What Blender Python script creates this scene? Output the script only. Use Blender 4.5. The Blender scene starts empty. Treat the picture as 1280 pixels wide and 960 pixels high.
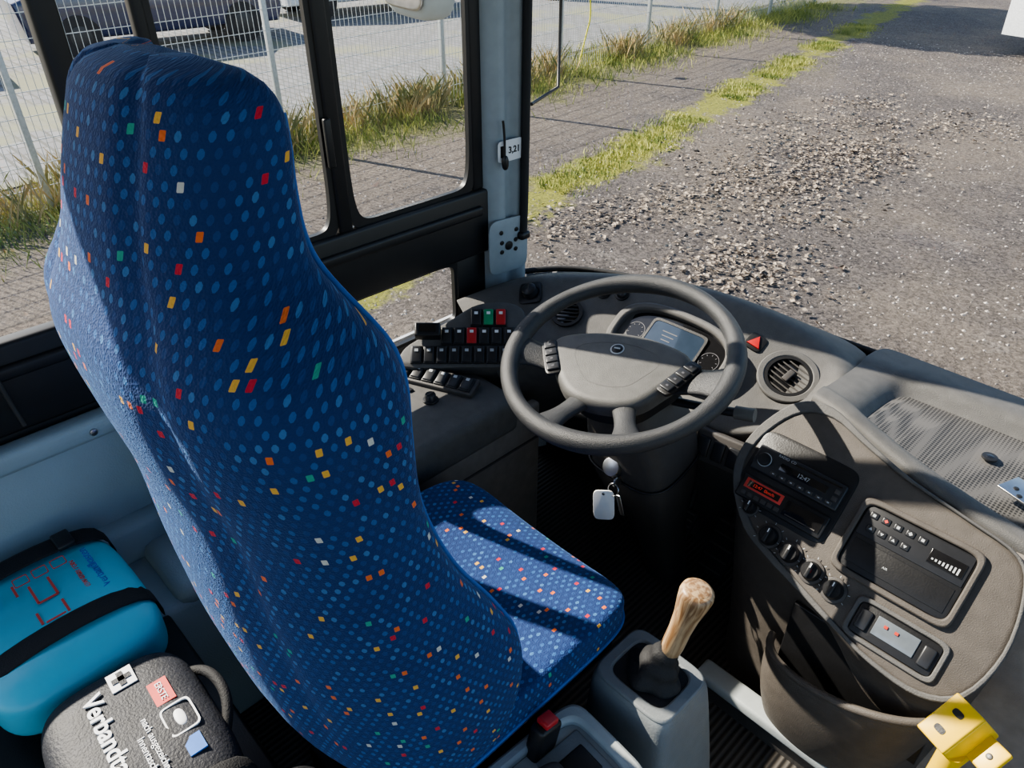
import bpy, bmesh, math, random
from mathutils import Vector, Matrix
random.seed(7)
D=bpy.data
scene=bpy.context.scene
V=Vector
try: scene.view_settings.look='AgX - Medium High Contrast'
except Exception: pass
# ---------------------------------------------------------------- materials
def newmat(name):
    m=D.materials.new(name); m.use_nodes=True
    nt=m.node_tree; b=nt.nodes['Principled BSDF']
    return m,nt,b
def N(nt,t,**k):
    n=nt.nodes.new(t)
    for a,v in k.items(): setattr(n,a,v)
    return n
def mat(name,col,rough=.5,metal=0,var=.12,nscale=40,bump=0,bscale=300,spec=.5,emit=None,es=1,coat=0):
    m,nt,b=newmat(name)
    tc=N(nt,'ShaderNodeTexCoord')
    nz=N(nt,'ShaderNodeTexNoise'); nz.inputs['Scale'].default_value=nscale; nz.inputs['Detail'].default_value=4
    nt.links.new(tc.outputs['Object'],nz.inputs['Vector'])
    r=N(nt,'ShaderNodeValToRGB')
    r.color_ramp.elements[0].position=.3; r.color_ramp.elements[1].position=.7
    r.color_ramp.elements[0].color=(*[c*(1-var) for c in col],1)
    r.color_ramp.elements[1].color=(*[min(1,c*(1+var)) for c in col],1)
    nt.links.new(nz.outputs['Fac'],r.inputs['Fac']); nt.links.new(r.outputs['Color'],b.inputs['Base Color'])
    b.inputs['Roughness'].default_value=rough; b.inputs['Metallic'].default_value=metal
    b.inputs['Specular IOR Level'].default_value=spec
    if coat: b.inputs['Coat Weight'].default_value=coat
    if bump:
        n2=N(nt,'ShaderNodeTexNoise'); n2.inputs['Scale'].default_value=bscale; n2.inputs['Detail'].default_value=2
        nt.links.new(tc.outputs['Object'],n2.inputs['Vector'])
        bp=N(nt,'ShaderNodeBump'); bp.inputs['Strength'].default_value=bump; bp.inputs['Distance'].default_value=.002
        nt.links.new(n2.outputs['Fac'],bp.inputs['Height']); nt.links.new(bp.outputs['Normal'],b.inputs['Normal'])
    if emit:
        b.inputs['Emission Color'].default_value=(*emit,1); b.inputs['Emission Strength'].default_value=es
    return m
M_dash=mat('dash_plastic',(.10,.097,.093),.58,bump=.5,bscale=600,spec=.4)
M_dash2=mat('dash_plastic_brown',(.088,.077,.067),.6,bump=.4,bscale=500,spec=.4)
M_panel=mat('panel_plastic',(.06,.055,.052),.55,bump=.3,bscale=500)
M_lower=mat('lower_dash_panel',(.26,.225,.195),.55,bump=.3,bscale=500)
M_side=mat('footwell_side_panel',(.17,.155,.14),.55,bump=.3,bscale=500)
M_black=mat('black_plastic',(.014,.014,.015),.4,bump=.15)
M_switch=mat('switch_plastic',(.022,.023,.026),.35)
M_gloss=mat('gloss_black',(.01,.01,.011),.12,coat=.5)
M_rub=mat('black_rubber',(.016,.016,.017),.7,bump=.5,bscale=300)
M_wheel=mat('wheel_leather',(.040,.041,.043),.45,bump=.6,bscale=700)
M_hub=mat('wheel_hub_plastic',(.10,.098,.092),.5,bump=.4,bscale=700)
M_frame=mat('window_frame_black',(.012,.012,.013),.45)
M_pillar=mat('pillar_paint',(.30,.345,.37),.45,var=.05)
M_grey=mat('console_grey',(.19,.205,.21),.45,var=.06,bump=.3)
M_lgrey=mat('tray_grey',(.36,.39,.39),.45,var=.05,bump=.2)
M_mould=mat('moulded_blue_grey',(.30,.37,.40),.5,var=.08,nscale=6,bump=.3)
M_metal=mat('brushed_metal',(.5,.5,.5),.3,1)
M_dkmetal=mat('dark_metal',(.06,.06,.06),.5,.6)
M_yel=mat('yellow_paint',(.85,.55,.02),.4,var=.05)
M_red=mat('red_plastic',(.5,.03,.03),.35)
M_green=mat('green_plastic',(.02,.3,.13),.35)
M_white=mat('white_print',(.8,.8,.8),.5,var=.03)
M_redp=mat('red_print',(.65,.07,.05),.5)
M_blue=mat('blue_print',(.03,.15,.5),.5)
M_turq=mat('turquoise_vinyl',(.09,.50,.62),.34,var=.08,nscale=10,bump=.2,bscale=60)
M_bag=mat('black_nylon',(.02,.021,.026),.6,bump=.6,bscale=250,var=.3)
M_strap=mat('black_webbing',(.012,.012,.013),.75,bump=.7,bscale=400)
M_screen=mat('display_screen',(.025,.035,.05),.08,coat=1,emit=(.2,.4,.7),es=.06)
M_lcd=mat('lcd_window',(.14,.16,.18),.12,coat=1)
M_orange=mat('amber_display',(.45,.05,.03),.3,emit=(1,.08,.05),es=.3)
M_silver=mat('silver_print',(.45,.47,.48),.4)
M_dim=mat('dim_scale_print',(.09,.09,.10),.4)
M_navy=mat('piping_blue',(.03,.12,.38),.7)
M_wire=mat('galvanised_wire',(.45,.47,.47),.45,.4)
M_ceil=mat('ceiling_lining',(.45,.45,.44),.8)
M_wallx=mat('bus_exterior_paint',(.5,.52,.54),.4)
M_carb=mat('car_paint_blue',(.015,.025,.08),.25,coat=1)
M_carw=mat('car_paint_white',(.75,.77,.78),.3,coat=1)
M_cable=mat('yellow_cable',(.8,.7,.05),.5)
M_bark=mat('tree_bark',(.12,.09,.06),.9,var=.4,nscale=12,bump=1,bscale=20)
def M_wood_():
    m,nt,b=newmat('ash_wood'); tc=N(nt,'ShaderNodeTexCoord'); mp=N(nt,'ShaderNodeMapping'); mp.inputs['Scale'].default_value=(60,60,5)
    w=N(nt,'ShaderNodeTexNoise'); w.inputs['Scale'].default_value=2.2; w.inputs['Detail'].default_value=5; w.inputs['Distortion'].default_value=.6
    r=N(nt,'ShaderNodeValToRGB'); r.color_ramp.elements[0].position=.38; r.color_ramp.elements[1].position=.6
    r.color_ramp.elements[0].color=(.22,.12,.055,1); r.color_ramp.elements[1].color=(.50,.35,.20,1)
    nt.links.new(tc.outputs['Object'],mp.inputs['Vector']); nt.links.new(mp.outputs['Vector'],w.inputs['Vector'])
    nt.links.new(w.outputs['Fac'],r.inputs['Fac']); nt.links.new(r.outputs['Color'],b.inputs['Base Color']); b.inputs['Roughness'].default_value=.4
    return m
M_wood=M_wood_()
def M_fabric_():
    m,nt,b=newmat('patterned_seat_velour'); L=nt.links.new
    uv=N(nt,'ShaderNodeUVMap'); sp=N(nt,'ShaderNodeSeparateXYZ'); L(uv.outputs['UV'],sp.inputs['Vector'])
    def ma(op,a,bb=None,c=None):
        n=N(nt,'ShaderNodeMath',operation=op)
        for i,x in enumerate((a,bb,c)):
            if x is None: continue
            if isinstance(x,(int,float)): n.inputs[i].default_value=x
            else: L(x,n.inputs[i])
        return n.outputs[0]
    u=ma('MULTIPLY',sp.outputs[0],74.); v=ma('MULTIPLY',sp.outputs[1],82.)
    iv=ma('FLOOR',v); off=ma('MULTIPLY',ma('MODULO',ma('ABSOLUTE',iv),2.),.5)
    u2=ma('ADD',u,off); iu=ma('FLOOR',u2)
    fu=ma('ABSOLUTE',ma('SUBTRACT',ma('SUBTRACT',u2,iu),.5)); fv=ma('ABSOLUTE',ma('SUBTRACT',ma('SUBTRACT',v,iv),.5))
    cb=N(nt,'ShaderNodeCombineXYZ'); L(iu,cb.inputs[0]); L(iv,cb.inputs[1])
    wn=N(nt,'ShaderNodeTexWhiteNoise'); L(cb.outputs[0],wn.inputs['Vector'])
    warm=ma('GREATER_THAN',wn.outputs['Value'],.91)
    sz=ma('ADD',.9,ma('MULTIPLY',warm,.30))
    dd=ma('ADD',ma('DIVIDE',fu,.33),ma('DIVIDE',fv,.50))
    dot=ma('MULTIPLY',ma('LESS_THAN',dd,sz),ma('MULTIPLY',ma('LESS_THAN',fu,.22),ma('LESS_THAN',fv,.33)))
    r=N(nt,'ShaderNodeValToRGB'); r.color_ramp.interpolation='CONSTANT'
    els=[(0,(.022,.10,.29)),(.38,(.045,.155,.36)),(.5,(.012,.05,.18)),(.91,(.72,.40,.06)),(.932,(.72,.15,.03)),(.960,(.03,.33,.24)),(.972,(.55,.02,.04)),(.992,(.55,.55,.5))]
    cr=r.color_ramp
    cr.elements[0].color=(*els[0][1],1); cr.elements[1].position=els[1][0]; cr.elements[1].color=(*els[1][1],1)
    for p,c in els[2:]:
        e=cr.elements.new(p); e.color=(*c,1)
    L(wn.outputs['Value'],r.inputs['Fac'])
    n1=N(nt,'ShaderNodeTexNoise'); n1.inputs['Scale'].default_value=9; tc=N(nt,'ShaderNodeTexCoord'); L(tc.outputs['Object'],n1.inputs['Vector'])
    base=N(nt,'ShaderNodeMix',data_type='RGBA'); base.inputs[6].default_value=(.004,.022,.10,1); base.inputs[7].default_value=(.009,.040,.155,1); L(n1.outputs['Fac'],base.inputs[0])
    mx=N(nt,'ShaderNodeMix',data_type='RGBA'); L(dot,mx.inputs[0]); L(base.outputs[2],mx.inputs[6]); L(r.outputs['Color'],mx.inputs[7])
    L(mx.outputs[2],b.inputs['Base Color']); b.inputs['Roughness'].default_value=.85
    b.inputs['Sheen Weight'].default_value=.2; b.inputs['Sheen Roughness'].default_value=.35; b.inputs['Sheen Tint'].default_value=(.3,.55,1,1)
    vo=N(nt,'ShaderNodeTexVoronoi'); vo.inputs['Scale'].default_value=420; L(uv.outputs['UV'],vo.inputs['Vector'])
    bp=N(nt,'ShaderNodeBump'); bp.inputs['Strength'].default_value=.6; bp.inputs['Distance'].default_value=.0015
    L(vo.outputs['Distance'],bp.inputs['Height']); L(bp.outputs['Normal'],b.inputs['Normal'])
    return m
M_fab=M_fabric_()
def M_ribs(name,c1,c2,axis_scale,scale,rough=.6):
    m,nt,b=newmat(name); L=nt.links.new
    tc=N(nt,'ShaderNodeTexCoord'); mp=N(nt,'ShaderNodeMapping'); mp.inputs['Scale'].default_value=axis_scale
    w=N(nt,'ShaderNodeTexWave'); w.inputs['Scale'].default_value=scale
    L(tc.outputs['Object'],mp.inputs['Vector']); L(mp.outputs['Vector'],w.inputs['Vector'])
    r=N(nt,'ShaderNodeValToRGB'); r.color_ramp.elements[0].color=(*c1,1); r.color_ramp.elements[1].color=(*c2,1)
    L(w.outputs['Fac'],r.inputs['Fac']); L(r.outputs['Color'],b.inputs['Base Color']); b.inputs['Roughness'].default_value=rough
    bp=N(nt,'ShaderNodeBump'); bp.inputs['Strength'].default_value=.7; bp.inputs['Distance'].default_value=.004
    L(w.outputs['Fac'],bp.inputs['Height']); L(bp.outputs['Normal'],b.inputs['Normal'])
    return m
M_floor=M_ribs('ribbed_floor_mat',(.03,.026,.022),(.09,.08,.07),(1,0,0),22)
def M_mesh_():
    m,nt,b=newmat('perforated_tray_mat'); L=nt.links.new
    tc=N(nt,'ShaderNodeTexCoord'); vo=N(nt,'ShaderNodeTexVoronoi'); vo.inputs['Scale'].default_value=150; vo.inputs['Randomness'].default_value=0
    L(tc.outputs['Object'],vo.inputs['Vector'])
    r=N(nt,'ShaderNodeValToRGB'); r.color_ramp.elements[0].position=.3; r.color_ramp.elements[1].position=.5
    r.color_ramp.elements[0].color=(.02,.02,.02,1); r.color_ramp.elements[1].color=(.11,.105,.1,1)
    L(vo.outputs['Distance'],r.inputs['Fac']); L(r.outputs['Color'],b.inputs['Base Color']); b.inputs['Roughness'].default_value=.6
    return m
M_mat=M_mesh_()
def M_glass_(name,f=.04,tint=(.96,.98,.98)):
    m=D.materials.new(name); m.use_nodes=True; nt=m.node_tree; nt.nodes.clear()
    o=N(nt,'ShaderNodeOutputMaterial'); t=N(nt,'ShaderNodeBsdfTransparent'); t.inputs[0].default_value=(*tint,1)
    g=N(nt,'ShaderNodeBsdfGlossy'); g.inputs['Roughness'].default_value=.02; mx=N(nt,'ShaderNodeMixShader'); mx.inputs[0].default_value=f
    nt.links.new(t.outputs[0],mx.inputs[1]); nt.links.new(g.outputs[0],mx.inputs[2]); nt.links.new(mx.outputs[0],o.inputs[0]); return m
M_glass=M_glass_('window_glass')
def M_ground_():
    m,nt,b=newmat('gravel_ground'); L=nt.links.new
    tc=N(nt,'ShaderNodeTexCoord')
    def noise(s,d=5,ro=.6):
        n=N(nt,'ShaderNodeTexNoise'); n.inputs['Scale'].default_value=s; n.inputs['Detail'].default_value=d; n.inputs['Roughness'].default_value=ro; L(tc.outputs['Object'],n.inputs['Vector']); return n.outputs['Fac']
    def ramp(f,a,b2,p0=.4,p1=.6):
        r=N(nt,'ShaderNodeValToRGB'); r.color_ramp.elements[0].position=p0; r.color_ramp.elements[1].position=p1
        r.color_ramp.elements[0].color=(*a,1); r.color_ramp.elements[1].color=(*b2,1); L(f,r.inputs['Fac']); return r.outputs['Color']
    def mix(f,a,b2):
        x=N(nt,'ShaderNodeMix',data_type='RGBA'); L(f,x.inputs[0]); L(a,x.inputs[6]); L(b2,x.inputs[7]); return x.outputs[2]
    def ma(op,a,bb=None):
        n=N(nt,'ShaderNodeMath',operation=op)
        for i,x in enumerate((a,bb)):
            if x is None: continue
            if isinstance(x,(int,float)): n.inputs[i].default_value=x
            else: L(x,n.inputs[i])
        return n.outputs[0]
    big=noise(.45,5,.65); fine=noise(34,5,.8); mid=noise(5,5,.7)
    grav=ramp(fine,(.032,.026,.024),(.275,.235,.21),.38,.66)
    sand=ramp(fine,(.12,.095,.075),(.34,.285,.225),.36,.64)
    bw=N(nt,'ShaderNodeRGBToBW'); L(ramp(big,(0,0,0),(.75,.75,.75),.44,.60),bw.inputs[0])
    c=mix(bw.outputs[0],grav,sand)
    c=mix(ma('MULTIPLY',ramp(mid,(0,0,0),(1,1,1),.54,.70),.5),c,ramp(fine,(.06,.052,.046),(.48,.43,.38),.40,.6))
    sp=N(nt,'ShaderNodeSeparateXYZ'); L(tc.outputs['Object'],sp.inputs[0])
    med=noise(1.6,6,.75)
    def band(x0,slope,w,th=.62,gain=3.):
        d=ma('ABSOLUTE',ma('SUBTRACT',sp.outputs[0],ma('ADD',ma('MULTIPLY',sp.outputs[1],slope),x0)))
        k=ma('SUBTRACT',1.,ma('DIVIDE',d,w)); k=ma('MULTIPLY',ma('ADD',k,ma('MULTIPLY',ma('SUBTRACT',med,th),3.)),gain)
        n=N(nt,'ShaderNodeClamp'); L(k,n.inputs[0]); return n.outputs[0]
    c=mix(ma('MULTIPLY',band(-5.0,-.16,1.5,.5,1.2),.6),c,sand)
    green=ramp(fine,(.12,.13,.02),(.44,.43,.07),.35,.65)
    c=mix(band(-3.2,-.2,.55,.62),c,green)
    c=mix(band(-6.6,-.1,1.0,.55,2.),c,ramp(fine,(.07,.08,.025),(.33,.31,.13),.35,.65))
    L(c,b.inputs['Base Color']); b.inputs['Roughness'].default_value=.9
    bp=N(nt,'ShaderNodeBump'); bp.inputs['Strength'].default_value=1; bp.inputs['Distance'].default_value=.07
    L(fine,bp.inputs['Height']); L(bp.outputs['Normal'],b.inputs['Normal']); return m
M_ground=M_ground_()
def M_plant(name,c1,c2,sc=3):
    m,nt,b=newmat(name); tc=N(nt,'ShaderNodeTexCoord'); n=N(nt,'ShaderNodeTexNoise'); n.inputs['Scale'].default_value=sc; n.inputs['Detail'].default_value=6
    r=N(nt,'ShaderNodeValToRGB'); r.color_ramp.elements[0].position=.38; r.color_ramp.elements[1].position=.62
    r.color_ramp.elements[0].color=(*c1,1); r.color_ramp.elements[1].color=(*c2,1)
    nt.links.new(tc.outputs['Object'],n.inputs['Vector']); nt.links.new(n.outputs['Fac'],r.inputs['Fac']); nt.links.new(r.outputs['Color'],b.inputs['Base Color']); b.inputs['Roughness'].default_value=.8
    return m
M_grass=M_plant('grass_green',(.13,.18,.03),(.45,.44,.12))
M_dry=M_plant('dry_weeds',(.14,.16,.05),(.50,.36,.17))
M_leaf=M_plant('dry_leaves',(.05,.032,.022),(.46,.38,.29),25)
M_stone=M_plant('gravel_stones',(.08,.07,.065),(.48,.43,.38),20)
# ---------------------------------------------------------------- helpers
groups={}
def group(name):
    e=D.objects.new(name,None); scene.collection.objects.link(e); e.empty_display_size=.1; groups[name]=(e,[]); return name
def link(o,parent=None,m=None,smooth=True):
    if o.name not in scene.collection.objects: scene.collection.objects.link(o)
    if m is not None and o.data is not None: o.data.materials.append(m)
    if parent: groups[parent][1].append(o)
    if smooth and hasattr(o.data,'polygons'):
        for p in o.data.polygons: p.use_smooth=True
    return o
def autosm(o,ang=40):
    me=o.data
    bm=bmesh.new(); bm.from_mesh(me)
    bmesh.ops.recalc_face_normals(bm,faces=bm.faces)
    for e in bm.edges:
        if len(e.link_faces)==2: e.smooth=e.calc_face_angle(0)<math.radians(ang)
    bm.to_mesh(me); bm.free()
def mk(name,vs,fs,m,parent=None,smooth=True,mtx=None,sub=0,solid=0,sm_ang=None):
    me=D.meshes.new(name); me.from_pydata([tuple(v) for v in vs],[],fs); me.update()
    o=D.objects.new(name,me); link(o,parent,m,smooth)
    if mtx is not None: o.matrix_basis=mtx
    if sm_ang: autosm(o,sm_ang)
    if solid:
        s=o.modifiers.new('s','SOLIDIFY'); s.thickness=solid; s.offset=0
    if sub:
        s=o.modifiers.new('ss','SUBSURF'); s.levels=sub; s.render_levels=sub
    return o
def frm(o,ex,ey):
    ex=V(ex).normalized(); ey=V(ey); ey=(ey-ex*ey.dot(ex)).normalized(); n=ex.cross(ey)
    m=Matrix((ex,ey,n)).transposed().to_4x4(); m.translation=V(o); return m
I=Matrix.Identity(4)
def T(x,y,z=0): return Matrix.Translation((x,y,z))
def R(a,ax='Z'): return Matrix.Rotation(math.radians(a),4,ax)
def box(name,size,mtx,m,parent=None,bev=.004,seg=3,taper=1):
    bm=bmesh.new(); bmesh.ops.create_cube(bm,size=1)
    for v in bm.verts:
        k=taper if v.co.z>0 else 1
        v.co=V((v.co.x*size[0]*k,v.co.y*size[1]*k,v.co.z*size[2]))
    if bev: bmesh.ops.bevel(bm,geom=bm.edges[:],offset=bev,segments=seg,affect='EDGES',profile=.5)
    me=D.meshes.new(name); bm.to_mesh(me); bm.free()
    o=D.objects.new(name,me); link(o,parent,m,True); o.matrix_basis=mtx if isinstance(mtx,Matrix) else T(*mtx); autosm(o,50); return o
def prism(name,outline,mtx,depth,m,parent=None,bev=0,z0=0,seg=2):
    bm=bmesh.new(); vs=[bm.verts.new((x,y,z0)) for x,y in outline]; f=bm.faces.new(vs)
    r=bmesh.ops.extrude_face_region(bm,geom=[f]); top=[g for g in r['geom'] if isinstance(g,bmesh.types.BMVert)]
    for v in top: v.co.z+=depth
    bmesh.ops.recalc_face_normals(bm,faces=bm.faces)
    if bev:
        es=[e for e in bm.edges if all(abs(v.co.z-(z0+depth))<1e-6 for v in e.verts)]
        bmesh.ops.bevel(bm,geom=es,offset=bev,segments=seg,affect='EDGES',profile=.5)
    me=D.meshes.new(name); bm.to_mesh(me); bm.free()
    o=D.objects.new(name,me); link(o,parent,m,True); o.matrix_basis=mtx; autosm(o,40); return o
def se(w,h,n=4,K=48):
    r=[]
    for k in range(K):
        a=2*math.pi*k/K; c,s=math.cos(a),math.sin(a)
        r.append((w*math.copysign(abs(c)**(2/n),c),h*math.copysign(abs(s)**(2/n),s)))
    return r
def ringp(name,out,inn,mtx,d,m,parent=None,z0=0,bev=0):
    K=len(out); vs=[(x,y,z0) for x,y in out]+[(x,y,z0) for x,y in inn]+[(x,y,z0+d) for x,y in out]+[(x,y,z0+d) for x,y in inn]
    fs=[]
    for i in range(K):
        j=(i+1)%K
        fs+= [(2*K+i,2*K+j,3*K+j,3*K+i),(i,j,2*K+j,2*K+i),(K+i,3*K+i,3*K+j,K+j),(i,K+i,K+j,j)]
    o=mk(name,vs,fs,m,parent,True,mtx,sm_ang=40)
    if bev:
        b=o.modifiers.new('b','BEVEL'); b.width=bev; b.segments=2; b.limit_method='ANGLE'
    return o
def lathe(name,prof,mtx,m,parent=None,K=32,ang=40):
    vs=[];fs=[]
    for r,z in prof:
        for k in range(K):
            a=2*math.pi*k/K; vs.append((r*math.cos(a),r*math.sin(a),z))
    n=len(prof)
    for i in range(n-1):
        for k in range(K):
            k2=(k+1)%K; fs.append((i*K+k,i*K+k2,(i+1)*K+k2,(i+1)*K+k))
    fs.append(tuple(range(K))[::-1]); fs.append(tuple((n-1)*K+k for k in range(K)))
    return mk(name,vs,fs,m,parent,True,mtx,sm_ang=ang)
def cyl(name,r,h,mtx,m,parent=None,bev=.002,K=28):
    b=min(bev,r*.4,h*.4); return lathe(name,[(r,0),(r,h-b),(r-b*.3,h-b*.3),(r-b,h)],mtx,m,parent,K)
def pill(name,half,mtx,m,parent=None,p=5,seg=16,fn=None,uv=False):
    bm=bmesh.new(); bmesh.ops.create_cube(bm,size=2); bmesh.ops.subdivide_edges(bm,edges=bm.edges[:],cuts=seg,use_grid_fill=True)
    for v in bm.verts:
        c=v.co; k=(abs(c.x)**p+abs(c.y)**p+abs(c.z)**p)**(1/p); c=c/k
        c=V((c.x*half[0],c.y*half[1],c.z*half[2]))
        if fn: c=V(fn(c))
        v.co=c
    if uv:
        bm.normal_update(); L=bm.loops.layers.uv.new('UVMap')
        for f in bm.faces:
            n=f.normal; a=[abs(n.x),abs(n.y),abs(n.z)].index(max(abs(n.x),abs(n.y),abs(n.z)))
            for l in f.loops:
                c=l.vert.co; l[L].uv=((c.y,c.z) if a==0 else (c.x,c.z) if a==1 else (c.x,c.y))
    me=D.meshes.new(name); bm.to_mesh(me); bm.free(); o=D.objects.new(name,me); link(o,parent,m,True)
    o.matrix_basis=mtx if isinstance(mtx,Matrix) else T(*mtx); return o
def tube(name,pts,r,m,parent=None,cyc=False,smooth=True,res=6):
    c=D.curves.new(name,'CURVE'); c.dimensions='3D'; c.bevel_depth=r; c.bevel_resolution=res; c.use_fill_caps=True
    if smooth and len(pts)>2:
        s=c.splines.new('NURBS'); s.points.add(len(pts)-1)
        for i,p in enumerate(pts): s.points[i].co=(*p,1)
        s.order_u=3; s.use_endpoint_u=not cyc; s.use_cyclic_u=cyc; s.resolution_u=8
    else:
        s=c.splines.new('POLY'); s.points.add(len(pts)-1)
        for i,p in enumerate(pts): s.points[i].co=(*p,1)
        s.use_cyclic_u=cyc
    tmp=D.objects.new(name+'_c',c); scene.collection.objects.link(tmp)
    dg=bpy.context.evaluated_depsgraph_get(); me=D.meshes.new_from_object(tmp.evaluated_get(dg))
    D.objects.remove(tmp); me.name=name; me.materials.clear()
    o=D.objects.new(name,me); link(o,parent,m,True); return o
def text(name,s,size,mtx,m,parent,ext=.0005,bold=0):
    c=D.curves.new(name,'FONT'); c.body=s; c.size=size; c.extrude=ext; c.align_x='CENTER'; c.align_y='CENTER'; c.offset=bold
    tmp=D.objects.new(name+'_c',c); scene.collection.objects.link(tmp)
    dg=bpy.context.evaluated_depsgraph_get(); me=D.meshes.new_from_object(tmp.evaluated_get(dg)); D.objects.remove(tmp); me.materials.clear()
    o=D.objects.new(name,me); link(o,parent,m,False); o.matrix_basis=mtx; return o
def loft(name,rows,m,parent=None,sub=2,closed=False,mtx=None,solid=0):
    n=len(rows[0]); vs=[p for r in rows for p in r]; fs=[]
    for i in range(len(rows)-1):
        for k in range(n if closed else n-1):
            k2=(k+1)%n; fs.append((i*n+k,i*n+k2,(i+1)*n+k2,(i+1)*n+k))
    return mk(name,vs,fs,m,parent,True,mtx,sub=sub,solid=solid)
def herm(tab,z):
    n=len(tab); z=max(tab[0][0],min(tab[-1][0],z))
    for i in range(n-1):
        if z<=tab[i+1][0]: break
    a,b=tab[i],tab[i+1]; h=b[0]-a[0]; t=(z-a[0])/h; out=[]
    for j in range(1,len(a)):
        def sl(q):
            if q==0: return (tab[1][j]-tab[0][j])/(tab[1][0]-tab[0][0])
            if q==n-1: return (tab[-1][j]-tab[-2][j])/(tab[-1][0]-tab[-2][0])
            return (tab[q+1][j]-tab[q-1][j])/(tab[q+1][0]-tab[q-1][0])
        m0,m1=sl(i)*h,sl(i+1)*h
        out.append((2*t**3-3*t*t+1)*a[j]+(t**3-2*t*t+t)*m0+(-2*t**3+3*t*t)*b[j]+(t**3-t*t)*m1)
    return out
def closed_cr(pts,k=6):
    n=len(pts); out=[]
    for i in range(n):
        p0,p1,p2,p3=[V(pts[(i+q)%n]) for q in (-1,0,1,2)]
        for s in range(k):
            t=s/k; out.append(tuple(.5*((2*p1)+(-p0+p2)*t+(2*p0-5*p1+4*p2-p3)*t*t+(-p0+3*p1-3*p2+p3)*t**3)))
    return out
# ---------------------------------------------------------------- camera
th=math.radians(34); ps=math.radians(46)
F=V((-math.sin(ps)*math.cos(th),math.cos(ps)*math.cos(th),-math.sin(th)))
Rr=V((math.cos(ps),math.sin(ps),0)); U=Rr.cross(F)
cam=D.cameras.new('camera'); co=D.objects.new('camera',cam); scene.collection.objects.link(co)
mm=Matrix((Rr,U,-F)).transposed().to_4x4(); mm.translation=V((.72,-1.0,1.56)); co.matrix_world=mm
cam.sensor_width=36; cam.lens=930/1280*36; cam.clip_start=.02; cam.clip_end=500; scene.camera=co
# ---------------------------------------------------------------- light
Ld=V((.745,.25,-.615)); sl=D.lights.new('sun','SUN'); sl.energy=14; sl.angle=math.radians(.55); sl.color=(1,.91,.78)
so=D.objects.new('sun',sl); so.rotation_euler=Ld.to_track_quat('-Z','Y').to_euler(); so.location=(-8,-2,8); scene.collection.objects.link(so)
w=D.worlds.new('World'); scene.world=w; w.use_nodes=True; nt=w.node_tree; bg=nt.nodes['Background']
sk=N(nt,'ShaderNodeTexSky'); sk.sky_type='NISHITA'; sk.sun_disc=False; sk.sun_elevation=math.radians(38); sk.sun_rotation=math.radians(247)
nt.links.new(sk.outputs[0],bg.inputs[0]); bg.inputs[1].default_value=.28
# ================================================================ DRIVER SEAT
g=group('driver_seat')
tab=[(.395,.13,-.665,.02,.03),(.42,.20,-.668,.03,.07),(.47,.245,-.668,.045,.105),(.54,.262,-.668,.06,.135),(.66,.270,-.682,.075,.145),(.76,.266,-.708,.07,.133),(.88,.260,-.742,.058,.108),
 (1.00,.258,-.760,.045,.094),(1.10,.262,-.766,.033,.104),(1.17,.264,-.768,.028,.110),(1.212,.250,-.770,.028,.104),(1.25,.212,-.775,.03,.084),(1.285,.175,-.779,.035,.070),(1.34,.155,-.772,.038,.062),(1.39,.148,-.76,.035,.056),(1.42,.135,-.754,.03,.048),(1.436,.105,-.75,.02,.034),(1.442,.065,-.748,.01,.016)]
NR=96; NZ=120; zs=[.395+(1.442-.395)*i/NZ for i in range(NZ+1)]; vs=[];uvs=[]
for z in zs:
    hw,m0,cu,ht=herm(tab,z); ring=[]
    for k in range(NR+1):
        a=math.pi/2+2*math.pi*k/NR; c,s=math.cos(a),math.sin(a); e=2/3.2
        x=hw*math.copysign(abs(c)**e,c) if abs(c)>1e-9 else 0; dy=ht*math.copysign(abs(s)**e,s)
        xx=abs(x)/hw
        y=m0+cu*xx*xx+dy
        if s<0:
            y+=.009*math.exp(-((xx-.52)/.07)**2)*min(1,max(0,(z-.5)*6))
        else:
            y-=.02*math.exp(-((xx-.45)/.2)**2)
        ring.append(V((x,y,z)))
    L=[0]
    for k in range(NR): L.append(L[-1]+(ring[k+1]-ring[k]).length)
    mid=L[NR//2]
    vs+=ring; uvs+=[(l-mid,z) for l in L]
n=NR+1; fs=[(i*n+k,i*n+k+1,(i+1)*n+k+1,(i+1)*n+k) for i in range(NZ) for k in range(NR)]
fs.append(tuple(range(NR))[::-1]); fs.append(tuple(NZ*n+k for k in range(NR)))
o=mk('backrest',vs,fs,M_fab,g)
ul=o.data.uv_layers.new(name='UVMap')
for l in o.data.loops: ul.data[l.index].uv=uvs[l.vertex_index]
bm=bmesh.new(); bm.from_mesh(o.data); bmesh.ops.remove_doubles(bm,verts=bm.verts,dist=1e-5); bmesh.ops.recalc_face_normals(bm,faces=bm.faces); bm.to_mesh(o.data); bm.free()
for sx in (1,-1):
    pts=[]
    for i in range(40):
        z=.46+(1.40-.46)*i/39; hw,m0,cu,ht=herm(tab,z); a=math.radians(40); e=2/3.2
        x=hw*math.cos(a)**e; pts.append((sx*(x+.001),m0+cu*(x/hw)**2+ht*math.sin(a)**e+.001,z))
    tube('piping',pts,.003,M_navy,g)
def cush(c):
    x,y,z=c
    if z>0: z+= .014*(abs(x)/.235)**3 - .010*(1-(x/.235)**2)
    if y>.12: z-= .7*(y-.12)**2*(1 if z>0 else .2)
    return (x,y,z)
pill('seat_cushion',(.242,.270,.046),T(0,-.480,.468),M_fab,g,p=7,seg=36,fn=cush,uv=True)
pts=[(x*1.0,y*1.0-.480,.468-.012-(.4*(max(0,y-.12))**2)) for x,y in se(.243,.271,7,72)]
tube('cushion_piping',pts,.003,M_navy,g,cyc=True)
box('cushion_pan',(.45,.47,.05),T(0,-.485,.398),M_black,g,.02)
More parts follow.
